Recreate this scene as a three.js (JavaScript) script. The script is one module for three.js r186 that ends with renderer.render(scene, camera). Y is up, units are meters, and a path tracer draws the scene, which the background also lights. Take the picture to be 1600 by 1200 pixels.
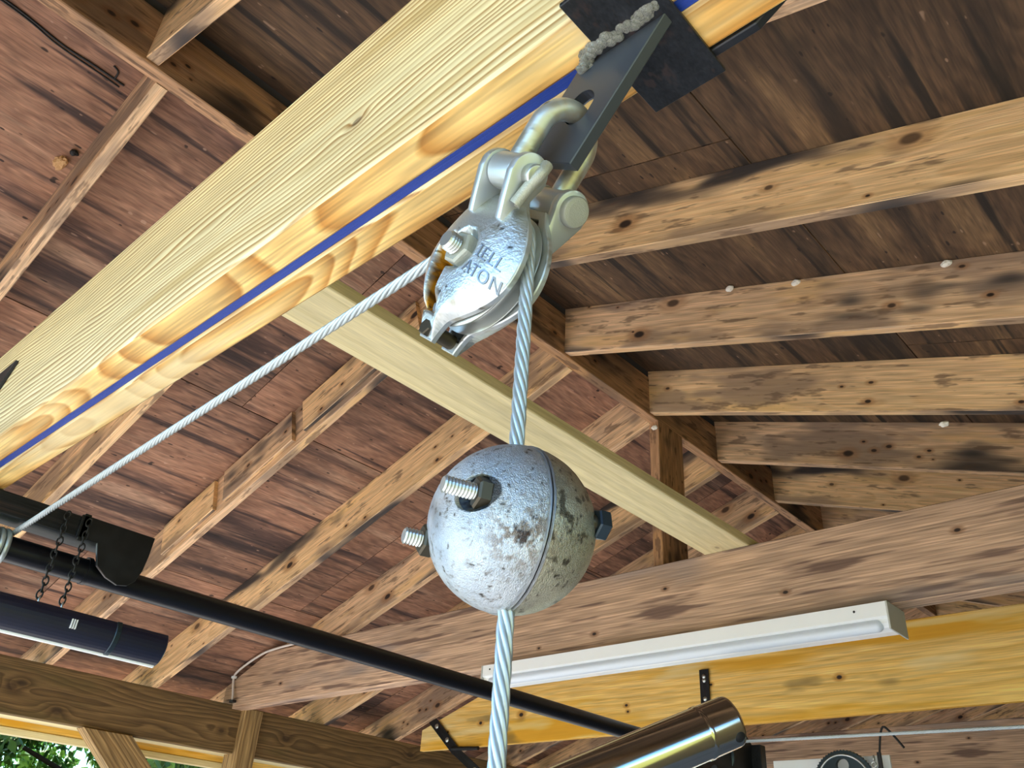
import * as THREE from 'three';
import { Sky } from 'three/addons/objects/Sky.js';
import { mergeGeometries, toCreasedNormals } from 'three/addons/utils/BufferGeometryUtils.js';
import { TextGeometry } from 'three/addons/geometries/TextGeometry.js';
import { RoundedBoxGeometry } from 'three/addons/geometries/RoundedBoxGeometry.js';
import { FontLoader } from 'three/addons/loaders/FontLoader.js';

// ------------------------------------------------------------------ camera, sky, sun, exposure
const V3 = THREE.Vector3, EYE = 1.6;                 // EYE: height of the camera above the floor
const scene = new THREE.Scene();
const renderer = new THREE.WebGLRenderer({ antialias: true });
renderer.toneMapping = THREE.LinearToneMapping;
renderer.toneMappingExposure = 1.65;
renderer.shadowMap.enabled = true;

// the building runs along x (ridge) and z (tie beams); their two vanishing points give the lens and the turn of the camera
const VX = [2250 - 800, 600 - 1515], VZ = [-850 - 800, 600 - 1300];
const FOC = Math.sqrt(-(VX[0] * VZ[0] + VX[1] * VZ[1]));
const camera = new THREE.PerspectiveCamera(2 * Math.atan(600 / FOC) * 180 / Math.PI, 4 / 3, 0.05, 200);
{
  const ax = new V3(VX[0], VX[1], -FOC).normalize(), az = new V3(VZ[0], VZ[1], -FOC).negate();
  az.addScaledVector(ax, -az.dot(ax)).normalize();
  const ay = new V3().crossVectors(az, ax);
  const m = new THREE.Matrix4().set(ax.x, ax.y, ax.z, 0, ay.x, ay.y, ay.z, 0, az.x, az.y, az.z, 0, 0, 0, 0, 1);
  camera.quaternion.setFromRotationMatrix(m);
  camera.position.set(0, EYE, 0);
}
const sunDir = new V3(-0.40, 0.62, -0.68).normalize();
const sky = new Sky();
sky.scale.setScalar(500);
sky.material.uniforms.turbidity.value = 4;
sky.material.uniforms.rayleigh.value = 1.4;
sky.material.uniforms.mieCoefficient.value = 0.005;
sky.material.uniforms.mieDirectionalG.value = 0.75;
sky.material.uniforms.sunPosition.value.copy(sunDir);
scene.add(sky);
scene.environmentIntensity = 0.5;
const sun = new THREE.DirectionalLight(0xfff6ea, 14.0);
sun.name = 'sun';
sun.position.copy(sunDir).multiplyScalar(30).add(new V3(3, 0, -2));
sun.target.position.set(3, 0, -2);
sun.castShadow = true;
sun.shadow.mapSize.set(2048, 2048);
Object.assign(sun.shadow.camera, { left: -14, right: 14, top: 14, bottom: -14, near: 1, far: 60 });
scene.add(sun, sun.target);

// ------------------------------------------------------------------ random numbers and noise
let seed = 20240611;
const rnd = () => { seed = (seed + 0x6D2B79F5) | 0; let t = Math.imul(seed ^ (seed >>> 15), 1 | seed); t = (t + Math.imul(t ^ (t >>> 7), 61 | t)) ^ t; return ((t ^ (t >>> 14)) >>> 0) / 4294967296; };
const rr = (a, b) => a + (b - a) * rnd();
const PERM = new Uint8Array(512), VAL = new Float32Array(256);
{ const p = [...Array(256).keys()]; for (let i = 255; i > 0; i--) { const j = Math.floor(rnd() * (i + 1)); [p[i], p[j]] = [p[j], p[i]]; } for (let i = 0; i < 512; i++) PERM[i] = p[i & 255]; for (let i = 0; i < 256; i++) VAL[i] = rnd(); }
const mod = (a, n) => ((a % n) + n) % n;
function vn(x, y, px, py, s = 0) {                    // value noise, periodic over px, py cells
  const ix = Math.floor(x), iy = Math.floor(y); let fx = x - ix, fy = y - iy;
  fx = fx * fx * (3 - 2 * fx); fy = fy * fy * (3 - 2 * fy);
  const x0 = mod(ix, px), x1 = mod(ix + 1, px), y0 = mod(iy, py), y1 = mod(iy + 1, py);
  const h = (a, b) => VAL[PERM[(PERM[(a + s * 17) & 255] + b + (a >> 8) * 31 + (b >> 8) * 57) & 511 & 255]];
  const a = h(x0, y0), b = h(x1, y0), c = h(x0, y1), d = h(x1, y1);
  return a + (b - a) * fx + (c - a) * fy + (a - b - c + d) * fx * fy;
}
function fb(U, V, fu, fv, oct, s) {                   // fractal noise over the unit square, wraps round
  let t = 0, a = 0.5, n = 0;
  for (let o = 0; o < oct; o++) { t += a * vn(U * fu, V * fv, fu, fv, s + o * 5); n += a; a *= 0.55; fu *= 2; fv *= 2; }
  return t / n;
}
function vn3(x, y, z) {
  const ix = Math.floor(x), iy = Math.floor(y), iz = Math.floor(z); let fx = x - ix, fy = y - iy, fz = z - iz;
  fx = fx * fx * (3 - 2 * fx); fy = fy * fy * (3 - 2 * fy); fz = fz * fz * (3 - 2 * fz);
  const h = (a, b, c) => VAL[PERM[(PERM[(PERM[a & 255] + b) & 255] + c) & 255]], L = (a, b, t) => a + (b - a) * t;
  return L(L(L(h(ix, iy, iz), h(ix + 1, iy, iz), fx), L(h(ix, iy + 1, iz), h(ix + 1, iy + 1, iz), fx), fy), L(L(h(ix, iy, iz + 1), h(ix + 1, iy, iz + 1), fx), L(h(ix, iy + 1, iz + 1), h(ix + 1, iy + 1, iz + 1), fx), fy), fz);
}
const fb3 = (x, y, z) => 0.53 * vn3(x, y, z) + 0.29 * vn3(x * 2.1 + 9, y * 2.1, z * 2.1) + 0.18 * vn3(x * 4.3, y * 4.3 + 5, z * 4.3);
const sst = THREE.MathUtils.smoothstep, clamp = THREE.MathUtils.clamp, lerp = THREE.MathUtils.lerp;

function makeTex(W, H, fn) {
  const d = new Uint8Array(W * H * 4), c = [0, 0, 0];
  for (let j = 0; j < H; j++) for (let i = 0; i < W; i++) {
    fn((i + 0.5) / W, (j + 0.5) / H, c);
    const k = (j * W + i) * 4;
    d[k] = clamp(c[0], 0, 255); d[k + 1] = clamp(c[1], 0, 255); d[k + 2] = clamp(c[2], 0, 255); d[k + 3] = 255;
  }
  const t = new THREE.DataTexture(d, W, H);
  t.colorSpace = THREE.SRGBColorSpace; t.magFilter = THREE.LinearFilter; t.minFilter = THREE.LinearMipmapLinearFilter; t.generateMipmaps = true;
  t.wrapS = t.wrapT = THREE.RepeatWrapping; t.anisotropy = 8; t.needsUpdate = true;
  return t;
}
const mixc = (c, k, f) => { c[0] += (k[0] - c[0]) * f; c[1] += (k[1] - c[1]) * f; c[2] += (k[2] - c[2]) * f; };
// sawn timber: growth rings cut lengthwise. The lower half of the texture is for wide faces, the upper half for edges.
function woodTex(o) {
  const { W = 2048, H = 512, L = 2.4, B = 0.6, early, late, freq = 90, vc = [0.1, 0.42], depth = 0.06, amp = 0.03, wob = 0.02, contrast = 0.8, fib = 0.12, knots = [], stains = [], s = 1, sharp = 2.4, nf = 3, edge = {} } = o;
  const E0 = { early, late, freq, contrast, fib, sharp, wob }, E1 = { ...E0, ...edge };
  const dep = new Float32Array(W);
  for (let i = 0; i < W; i++) dep[i] = depth + amp * 2 * (fb(i / W, 0.37, nf, 1, 3, s + 60) - 0.5);
  return makeTex(W, H, (U, V, c) => {
    const u = U * L, v = V * B, e = V < 0.5 ? 0 : 1;
    const { early, late, freq, contrast, fib, sharp, wob } = e ? E1 : E0;
    let dv = v - vc[e] + wob * (fb(U, V, 5, 6, 3, s) - 0.5);
    let R = Math.hypot(dv, dep[Math.min(W - 1, (U * W) | 0)] + 0.012 * (fb(U, V, 16, 10, 2, s + 9) - 0.5)) * freq, dark = 0, ring = 0;
    for (const [ku, kv, kr, kd = 1] of knots) {
      let du = u - ku; if (du > L / 2) du -= L; if (du < -L / 2) du += L;
      const d = Math.hypot(du / 1.7, v - kv);
      if (d < kr * 7) { R += kr * freq * 2.0 * Math.exp(-d * d / (kr * kr * 5)); dark = Math.max(dark, kd * (1 - sst(d, kr * 0.6, kr * 1.25))); ring = Math.max(ring, 0.5 * kd * (1 - sst(d, kr * 1.2, kr * 3.2))); }
    }
    const f = R - Math.floor(R), p = f < 0.86 ? Math.pow(f / 0.86, sharp) : 1 - (f - 0.86) / 0.14;
    c[0] = early[0]; c[1] = early[1]; c[2] = early[2];
    mixc(c, late, p * contrast);
    const g = 1 + fib * 2 * (vn(U * W / 40, V * H / 1.6, Math.round(W / 40), Math.round(H / 1.6), s + 3) - 0.5) + fib * 1.4 * (fb(U, V, 12, 60, 2, s + 4) - 0.5) + 0.16 * (fb(U, V, 4, 5, 3, s + 5) - 0.5);
    c[0] *= g; c[1] *= g; c[2] *= g;
    for (const t of stains) {
      const n = fb(U, V, t.fu, t.fv, 4, s + t.k), f2 = t.a * sst(n, t.lo, t.hi);
      if (f2 > 0) mixc(c, t.c, f2);
    }
    if (ring > 0) mixc(c, [late[0] * 0.75, late[1] * 0.65, late[2] * 0.55], ring);
    if (dark > 0) mixc(c, [38, 24, 16], dark);
  });
}
const scatterKnots = (n, L, b0, b1, r0, r1) => [...Array(n)].map(() => [rr(0, L), rr(b0, b1), rr(r0, r1), rr(0.6, 1)]);

const GRIME = (grey, light) => [{ c: light, a: 0.6, fu: 6, fv: 7, lo: 0.54, hi: 0.74, k: 8 }, { c: grey, a: 0.6, fu: 9, fv: 5, lo: 0.5, hi: 0.7, k: 2 }, { c: [44, 40, 42], a: 0.9, fu: 6, fv: 3, lo: 0.58, hi: 0.74, k: 5 }, { c: [96, 74, 58], a: 0.55, fu: 40, fv: 40, lo: 0.58, hi: 0.74, k: 12 }];
const TX = {
  pine: woodTex({ L: 2.4, early: [236, 221, 180], late: [140, 96, 44], freq: 120, vc: [-0.10, 0.36], depth: 0.05, amp: 0.075, wob: 0.05, contrast: 0.9, fib: 0.06, s: 11, sharp: 2.2, nf: 4, knots: [[1.1, 0.17, 0.004, 0.5], [0.3, 0.09, 0.005, 0.4]], stains: [{ c: [222, 208, 168], a: 0.7, fu: 3, fv: 14, lo: 0.5, hi: 0.68, k: 3 }, { c: [176, 146, 92], a: 0.55, fu: 4, fv: 12, lo: 0.54, hi: 0.72, k: 9 }], edge: { early: [236, 200, 128], late: [176, 118, 44], freq: 120, contrast: 0.9, fib: 0.14, sharp: 1.5, wob: 0.075 } }),
  raftA: woodTex({ L: 3.6, early: [224, 186, 148], late: [178, 134, 96], freq: 52, vc: [0.12, 0.42], depth: 0.05, amp: 0.06, wob: 0.07, contrast: 0.32, fib: 0.13, s: 31, sharp: 1.6, nf: 6, knots: [...scatterKnots(13, 3.6, 0.02, 0.21, 0.003, 0.008), ...scatterKnots(3, 3.6, 0.03, 0.2, 0.011, 0.016)], stains: GRIME([118, 100, 90], [232, 186, 124]) }),
  raftB: woodTex({ L: 3.6, early: [236, 196, 148], late: [190, 142, 94], freq: 44, vc: [0.05, 0.45], depth: 0.05, amp: 0.07, wob: 0.08, contrast: 0.32, fib: 0.12, s: 47, sharp: 1.5, nf: 6, knots: [...scatterKnots(10, 3.6, 0.02, 0.21, 0.003, 0.008), ...scatterKnots(2, 3.6, 0.03, 0.2, 0.013, 0.018)], stains: GRIME([132, 110, 94], [240, 196, 130]) }),
  tie: woodTex({ L: 4.8, B: 0.72, early: [192, 160, 133], late: [146, 114, 91], freq: 85, vc: [-0.06, 0.5], depth: 0.04, amp: 0.05, wob: 0.04, contrast: 0.55, fib: 0.16, s: 53, sharp: 1.8, nf: 5, knots: [[2.2, 0.16, 0.006], [2.75, 0.07, 0.006], [3.1, 0.2, 0.005], [3.6, 0.1, 0.006], [1.5, 0.12, 0.005], [2.45, 0.05, 0.004], [4.2, 0.2, 0.006], [0.5, 0.1, 0.006]], stains: [{ c: [84, 62, 54], a: 0.7, fu: 14, fv: 26, lo: 0.56, hi: 0.74, k: 2 }, { c: [120, 112, 112], a: 0.5, fu: 6, fv: 4, lo: 0.6, hi: 0.78, k: 4 }] }),
  yellow: woodTex({ L: 4.8, B: 0.72, early: [244, 204, 122], late: [214, 158, 58], freq: 30, vc: [0.02, 0.5], depth: 0.05, amp: 0.07, wob: 0.07, contrast: 0.45, fib: 0.10, s: 61, sharp: 1.6, nf: 4, knots: [[1.55, 0.14, 0.010], [1.2, 0.12, 0.008], [2.0, 0.11, 0.005], [2.35, 0.13, 0.006], [2.36, 0.10, 0.005], [2.9, 0.18, 0.005], [0.5, 0.2, 0.005], [0.9, 0.09, 0.005], [3.6, 0.15, 0.008]], stains: [{ c: [222, 160, 30], a: 0.85, fu: 3, fv: 5, lo: 0.45, hi: 0.62, k: 3 }, { c: [240, 222, 170], a: 0.6, fu: 7, fv: 9, lo: 0.58, hi: 0.78, k: 6 }, { c: [110, 92, 54], a: 0.6, fu: 10, fv: 5, lo: 0.68, hi: 0.82, k: 7 }] }),
  pale: woodTex({ L: 2.4, early: [222, 208, 164], late: [190, 174, 122], freq: 38, vc: [0.11, 0.46], depth: 0.05, amp: 0.04, wob: 0.03, contrast: 0.4, fib: 0.05, s: 71, sharp: 2.2, nf: 2, knots: [[1.2, 0.08, 0.008, 0.25]] }),
  plate: woodTex({ L: 3.6, early: [148, 118, 76], late: [92, 70, 40], freq: 46, vc: [0.12, 0.42], depth: 0.03, amp: 0.06, wob: 0.09, contrast: 0.8, fib: 0.14, s: 83, sharp: 1.3, nf: 6, knots: scatterKnots(7, 3.6, 0.03, 0.22, 0.01, 0.02).map((k) => [k[0], k[1], k[2], 0.35]), stains: [{ c: [96, 84, 44], a: 0.5, fu: 8, fv: 6, lo: 0.5, hi: 0.72, k: 3 }] }),
  post: woodTex({ W: 1024, H: 256, L: 2.4, early: [172, 142, 96], late: [112, 84, 50], freq: 60, vc: [0.07, 0.4], depth: 0.03, amp: 0.03, wob: 0.04, contrast: 0.8, fib: 0.16, s: 87, sharp: 1.5 }),
};
// rotary-cut veneer: broad wavy figure, dark weather streaks
function plyTex(o) {
  return makeTex(2048, 1024, (U, V, c) => {
    const w = fb(U, V, 3, 6, 4, o.s), w2 = fb(U, V, 9, 24, 3, o.s + 11);
    const R = V * 16 + w * 8 + w2 * 1.6, f = R - Math.floor(R), p = f < 0.7 ? f / 0.7 : 1 - (f - 0.7) / 0.3;
    c[0] = o.early[0]; c[1] = o.early[1]; c[2] = o.early[2];
    mixc(c, o.late, p * 0.6);
    mixc(c, o.light, 0.7 * sst(fb(U, V, 3, 16, 4, o.s + 3), 0.48, 0.72));
    mixc(c, o.dark, 0.9 * sst(fb(U, V, 3, 15, 5, o.s + 7), 0.47, 0.72));
    mixc(c, o.dark2, 0.75 * sst(fb(U, V, 3, 32, 4, o.s + 17), 0.58, 0.76));
    const g = 1 + 0.22 * (vn(U * 60, V * 420, 60, 420, o.s + 2) - 0.5) + 0.26 * (fb(U, V, 60, 160, 2, o.s + 29) - 0.5) + 0.5 * (fb(U, V, 3, 3, 3, o.s + 5) - 0.5);
    c[0] *= g; c[1] *= g; c[2] *= g;
    const sp = fb(U, V, 50, 70, 2, o.s + 23); if (sp > 0.84) mixc(c, [30, 20, 16], 0.7 * sst(sp, 0.84, 0.9));
    if (sp < 0.11) mixc(c, [214, 176, 150], 0.6 * (1 - sst(sp, 0.06, 0.11)));
  });
}
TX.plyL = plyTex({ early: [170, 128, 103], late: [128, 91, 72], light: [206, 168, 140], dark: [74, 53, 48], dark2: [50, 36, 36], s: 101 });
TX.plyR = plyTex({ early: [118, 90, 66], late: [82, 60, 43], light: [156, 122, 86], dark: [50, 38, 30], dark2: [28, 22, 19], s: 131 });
TX.cast = makeTex(512, 512, (U, V, c) => { const g = 255 * (0.5 * fb(U, V, 20, 20, 3, 5) + 0.5 * fb(U, V, 70, 70, 2, 8)); c[0] = c[1] = c[2] = g; });
TX.cast.colorSpace = THREE.NoColorSpace;
TX.steel = makeTex(512, 512, (U, V, c) => { const n = fb(U, V, 6, 6, 4, 41), m = fb(U, V, 40, 40, 2, 44); const g = 36 + 26 * (n - 0.5) + 22 * (m - 0.5); c[0] = g * 0.95; c[1] = g; c[2] = g * 1.12; mixc(c, [70, 52, 48], 0.6 * sst(fb(U, V, 9, 9, 3, 48), 0.6, 0.78)); });
TX.concrete = makeTex(1024, 1024, (U, V, c) => { const g = 176 + 40 * (fb(U, V, 8, 8, 5, 71) - 0.5) + 24 * (vn(U * 400, V * 400, 400, 400, 3) - 0.5); c[0] = g; c[1] = g * 0.985; c[2] = g * 0.95; });
TX.grass = makeTex(512, 512, (U, V, c) => { const n = fb(U, V, 10, 10, 4, 91), m = vn(U * 200, V * 200, 200, 200, 6); c[0] = 128 + 60 * (n - 0.5) + 40 * (m - 0.5); c[1] = 130 + 60 * (n - 0.5) + 40 * (m - 0.5); c[2] = 52 + 20 * (m - 0.5); });

// ------------------------------------------------------------------ materials
const wood = (map, extra = {}) => new THREE.MeshStandardMaterial({ map, bumpMap: map, bumpScale: 0.0012, roughness: 0.72, metalness: 0, ...extra });
const M = {
  pine: wood(TX.pine, { roughness: 0.55, bumpScale: 0.0007 }),
  raftA: wood(TX.raftA), raftB: wood(TX.raftB), tie: wood(TX.tie), yellow: wood(TX.yellow), pale: wood(TX.pale, { bumpScale: 0.0004 }), plate: wood(TX.plate, { color: 0xe4e4e4 }), post: wood(TX.post),
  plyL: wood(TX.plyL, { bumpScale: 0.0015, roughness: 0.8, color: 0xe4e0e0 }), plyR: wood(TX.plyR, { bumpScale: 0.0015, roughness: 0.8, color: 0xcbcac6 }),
  ridge: wood(TX.raftA, { color: 0xd0c2b8 }),  // rafter wood tinted darker, standing in for shade at the ridge
  black: new THREE.MeshStandardMaterial({ map: TX.steel, roughness: 0.42, metalness: 0.35 }),
  blackPaint: new THREE.MeshPhysicalMaterial({ color: 0x060b26, roughness: 0.45, metalness: 0.0, clearcoat: 0.25, clearcoatRoughness: 0.25 }),
  pipe: new THREE.MeshStandardMaterial({ color: 0x12131c, roughness: 0.36, metalness: 0.3 }),
  bar: new THREE.MeshStandardMaterial({ color: 0x474c56, bumpMap: TX.cast, bumpScale: 0.0001, roughness: 0.34, metalness: 0.55 }),
  blue: new THREE.MeshStandardMaterial({ color: 0x0b3a9c, roughness: 0.4, metalness: 0.1, bumpMap: TX.cast, bumpScale: 0.0004 }),
  galv: new THREE.MeshStandardMaterial({ color: 0xffffff, vertexColors: true, roughness: 0.38, metalness: 0.8, bumpMap: TX.cast, bumpScale: 0.0005 }),
  galvBall: new THREE.MeshStandardMaterial({ color: 0xffffff, vertexColors: true, roughness: 0.34, metalness: 0.9, bumpMap: TX.cast, bumpScale: 0.0009 }),
  galvSmooth: new THREE.MeshStandardMaterial({ color: 0xffffff, vertexColors: true, roughness: 0.4, metalness: 0.75 }),
  zinc: new THREE.MeshStandardMaterial({ color: 0xb9bdbb, roughness: 0.32, metalness: 0.8 }),
  zincDull: new THREE.MeshStandardMaterial({ color: 0xa9aa9f, roughness: 0.5, metalness: 0.5, bumpMap: TX.cast, bumpScale: 0.0004 }),
  dark: new THREE.MeshStandardMaterial({ color: 0x4a4438, roughness: 0.4, metalness: 0.7 }),
  rope: new THREE.MeshStandardMaterial({ color: 0xb3bcc0, roughness: 0.38, metalness: 0.6 }),
  weld: new THREE.MeshStandardMaterial({ color: 0x9a9a95, roughness: 0.27, metalness: 0.9, bumpMap: TX.cast, bumpScale: 0.001 }),
  chrome: new THREE.MeshStandardMaterial({ color: 0xc8c4bc, roughness: 0.14, metalness: 1 }),
  white: new THREE.MeshPhysicalMaterial({ color: 0xeef1f4, roughness: 0.35, clearcoat: 0.3 }),
  whiteEnd: new THREE.MeshStandardMaterial({ color: 0xb9bcb8, roughness: 0.5 }),
  lens: new THREE.MeshPhysicalMaterial({ color: 0xdfe8f6, roughness: 0.3, transmission: 0.15, thickness: 0 }),
  rubber: new THREE.MeshStandardMaterial({ color: 0x0c0c0e, roughness: 0.6 }),
  wire: new THREE.MeshStandardMaterial({ color: 0xd8cfc8, roughness: 0.5 }),
  clay: new THREE.MeshStandardMaterial({ color: 0xc49a6c, roughness: 0.95 }),
  mud: new THREE.MeshStandardMaterial({ color: 0xe9e4da, roughness: 0.9 }),
  gear: new THREE.MeshStandardMaterial({ color: 0x3c4850, roughness: 0.35, metalness: 0.8 }),
  concrete: new THREE.MeshStandardMaterial({ map: TX.concrete, roughness: 0.85 }), grass: new THREE.MeshStandardMaterial({ map: TX.grass, roughness: 1 }),
  roofing: new THREE.MeshStandardMaterial({ color: 0x3c3835, roughness: 0.95 }),
  leaf: new THREE.MeshPhysicalMaterial({ color: 0xffffff, roughness: 0.6, transmission: 0.3, thickness: 0, side: THREE.DoubleSide }),
  bark: new THREE.MeshStandardMaterial({ color: 0x4b3a2a, roughness: 0.95 }),
};

// ------------------------------------------------------------------ helpers
const P = (x, y, z) => new V3(x, y + EYE, z);         // y counted from the camera's height
const used = {};
const numbered = (n) => { used[n] = (used[n] ?? -1) + 1; return used[n] ? `${n}_${String(used[n]).padStart(3, '0')}` : n; };
const shade = (o) => o.traverse((c) => { if (c.isMesh) c.castShadow = c.receiveShadow = true; });
function tag(o, label, category, group) { o.name = numbered(o.name); Object.assign(o.userData, { label, category }); if (group) o.userData.group = group; scene.add(o); shade(o); return o; }
function struct(o) { o.userData.kind = 'structure'; scene.add(o); shade(o); return o; }
const part = (name, geo, mat, parent) => { const m = new THREE.Mesh(geo, mat); m.name = name; m.castShadow = m.receiveShadow = true; if (parent) parent.add(m); return m; };
const group = (name, at) => { const g = new THREE.Group(); g.name = name; if (at) g.position.copy(at); return g; };
// uv in metres: u along the grain, v across it; edges use the upper half of the texture
function woodUV(geo, along, hd, L, B, uo = 0, vo = 0) {
  const g = geo.index ? geo.toNonIndexed() : geo, p = g.attributes.position, n = g.attributes.normal, uv = new Float32Array(p.count * 2), td = new V3().crossVectors(along, hd), a = new V3(), b = new V3();
  let lo = 1e9, lt = 1e9; for (let i = 0; i < p.count; i++) { a.fromBufferAttribute(p, i); lo = Math.min(lo, a.dot(hd)); lt = Math.min(lt, a.dot(td)); }
  for (let i = 0; i < p.count; i++) {
    const t = i - (i % 3); a.fromBufferAttribute(p, i); b.fromBufferAttribute(n, t).add(new V3().fromBufferAttribute(n, t + 1)).add(new V3().fromBufferAttribute(n, t + 2)).normalize();
    const na = Math.abs(b.dot(along)), nh = Math.abs(b.dot(hd)), nt = Math.abs(b.dot(td));
    let u = a.dot(along) + uo, v;
    if (na > nh && na > nt) { u = (a.dot(td) - lt) * 0.4 + uo; v = a.dot(hd) - lo; }
    else if (nh > nt) v = B * 0.5 + 0.04 + a.dot(td) - lt; else v = a.dot(hd) - lo + vo;
    uv[i * 2] = u / L; uv[i * 2 + 1] = v / B;
  }
  g.setAttribute('uv', new THREE.BufferAttribute(uv, 2)); return g;
}
// outline given as (z, y) points, pushed out along x from x0 to x1
function prismX(pts, x0, x1, bevel = 0.002, holes = [], seg = 1) {
  const s = new THREE.Shape(pts.map(([z, y]) => new THREE.Vector2(-z, y)));
  for (const h of holes) s.holes.push(new THREE.Path(h.map(([z, y]) => new THREE.Vector2(-z, y))));
  const g = new THREE.ExtrudeGeometry(s, { depth: x1 - x0 - 2 * bevel, bevelEnabled: bevel > 0, bevelThickness: bevel, bevelSize: bevel, bevelOffset: -bevel, bevelSegments: seg, steps: 1 });
  g.rotateY(Math.PI / 2); g.translate(x0 + bevel, 0, 0); return g;
}
// a board from a to b; h = size along hd, t = thickness across
function boardGeo(L, h, t, c = 0.003) {
  const s = new THREE.Shape([[-t / 2 + c, -h / 2], [t / 2 - c, -h / 2], [t / 2, -h / 2 + c], [t / 2, h / 2 - c], [t / 2 - c, h / 2], [-t / 2 + c, h / 2], [-t / 2, h / 2 - c], [-t / 2, -h / 2 + c]].map(([x, y]) => new THREE.Vector2(x, y)));
  const g = new THREE.ExtrudeGeometry(s, { depth: L, bevelEnabled: false }); g.translate(0, 0, -L / 2); g.rotateY(Math.PI / 2); return g;      // x length, y height, z thickness
}
function board(name, a, b, h, t, hd, mat, { L = 2.4, B = 0.6, uo = rnd() * 3, vo = 0, c = 0.003 } = {}) {
  const x = b.clone().sub(a), len = x.length(); x.normalize();
  const y = hd.clone().addScaledVector(x, -hd.dot(x)).normalize(), z = new V3().crossVectors(x, y);
  const m = part(name, woodUV(boardGeo(len, h, t, c), new V3(1, 0, 0), new V3(0, 1, 0), L, B, uo, vo), mat);
  m.quaternion.setFromRotationMatrix(new THREE.Matrix4().makeBasis(x, y, z)); m.position.copy(a).add(b).multiplyScalar(0.5);
  return m;
}
const UPV = new V3(0, 1, 0), XV = new V3(1, 0, 0), ZV = new V3(0, 0, 1);
function boxBetween(x0, x1, y0, y1, z0, z1, r = 0.002) { const g = new RoundedBoxGeometry(x1 - x0, y1 - y0, z1 - z0, 2, r); g.translate((x0 + x1) / 2, (y0 + y1) / 2, (z0 + z1) / 2); return g; }
function cylBetween(a, b, r, seg = 24, r2 = r) { const d = b.clone().sub(a), g = new THREE.CylinderGeometry(r2, r, d.length(), seg, 1); g.applyQuaternion(new THREE.Quaternion().setFromUnitVectors(UPV, d.clone().normalize())); g.translate((a.x + b.x) / 2, (a.y + b.y) / 2, (a.z + b.z) / 2); return g; }
function latheBetween(a, dir, prof, seg = 32) { const g = new THREE.LatheGeometry(prof.map(([r, y]) => new THREE.Vector2(r, y)), seg); g.applyQuaternion(new THREE.Quaternion().setFromUnitVectors(UPV, dir.clone().normalize())); g.translate(a.x, a.y, a.z); return g; }
const hexNut = (a, dir, r, h) => latheBetween(a, dir, [[0.0001, 0], [r * 0.9, 0], [r, h * 0.12], [r, h * 0.85], [r * 0.86, h], [0.0001, h]], 6);
function threadRod(a, dir, r, len, pitch) { const pr = [[0.0001, 0], [r, 0]]; for (let y = pitch * 0.5, k = 0; y < len - pitch * 0.4; y += pitch / 2, k++) pr.push([k % 2 ? r : r * 0.84, y]); pr.push([r * 0.8, len], [0.0001, len]); return latheBetween(a, dir, pr, 20); }
const flat = (g) => toCreasedNormals(g.index ? g.toNonIndexed() : g, 0.6);
function tint(geo, fn) { const p = geo.attributes.position, c = new Float32Array(p.count * 3); for (let i = 0; i < p.count; i++) { const k = fn(p.getX(i), p.getY(i), p.getZ(i)); c[i * 3] = k[0]; c[i * 3 + 1] = k[1]; c[i * 3 + 2] = k[2]; } geo.setAttribute('color', new THREE.BufferAttribute(c, 3)); return geo; }
const lin = (r, g, b) => { const c = new THREE.Color().setRGB(r / 255, g / 255, b / 255, THREE.SRGBColorSpace); return [c.r, c.g, c.b]; };
const L3 = (a, b, t) => [lerp(a[0], b[0], t), lerp(a[1], b[1], t), lerp(a[2], b[2], t)];
const ORD = ['first', 'second', 'third', 'fourth', 'fifth', 'sixth', 'seventh', 'eighth', 'ninth', 'tenth', 'eleventh', 'twelfth', 'thirteenth', 'fourteenth', 'fifteenth', 'sixteenth', 'seventeenth', 'eighteenth', 'nineteenth'];

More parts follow.
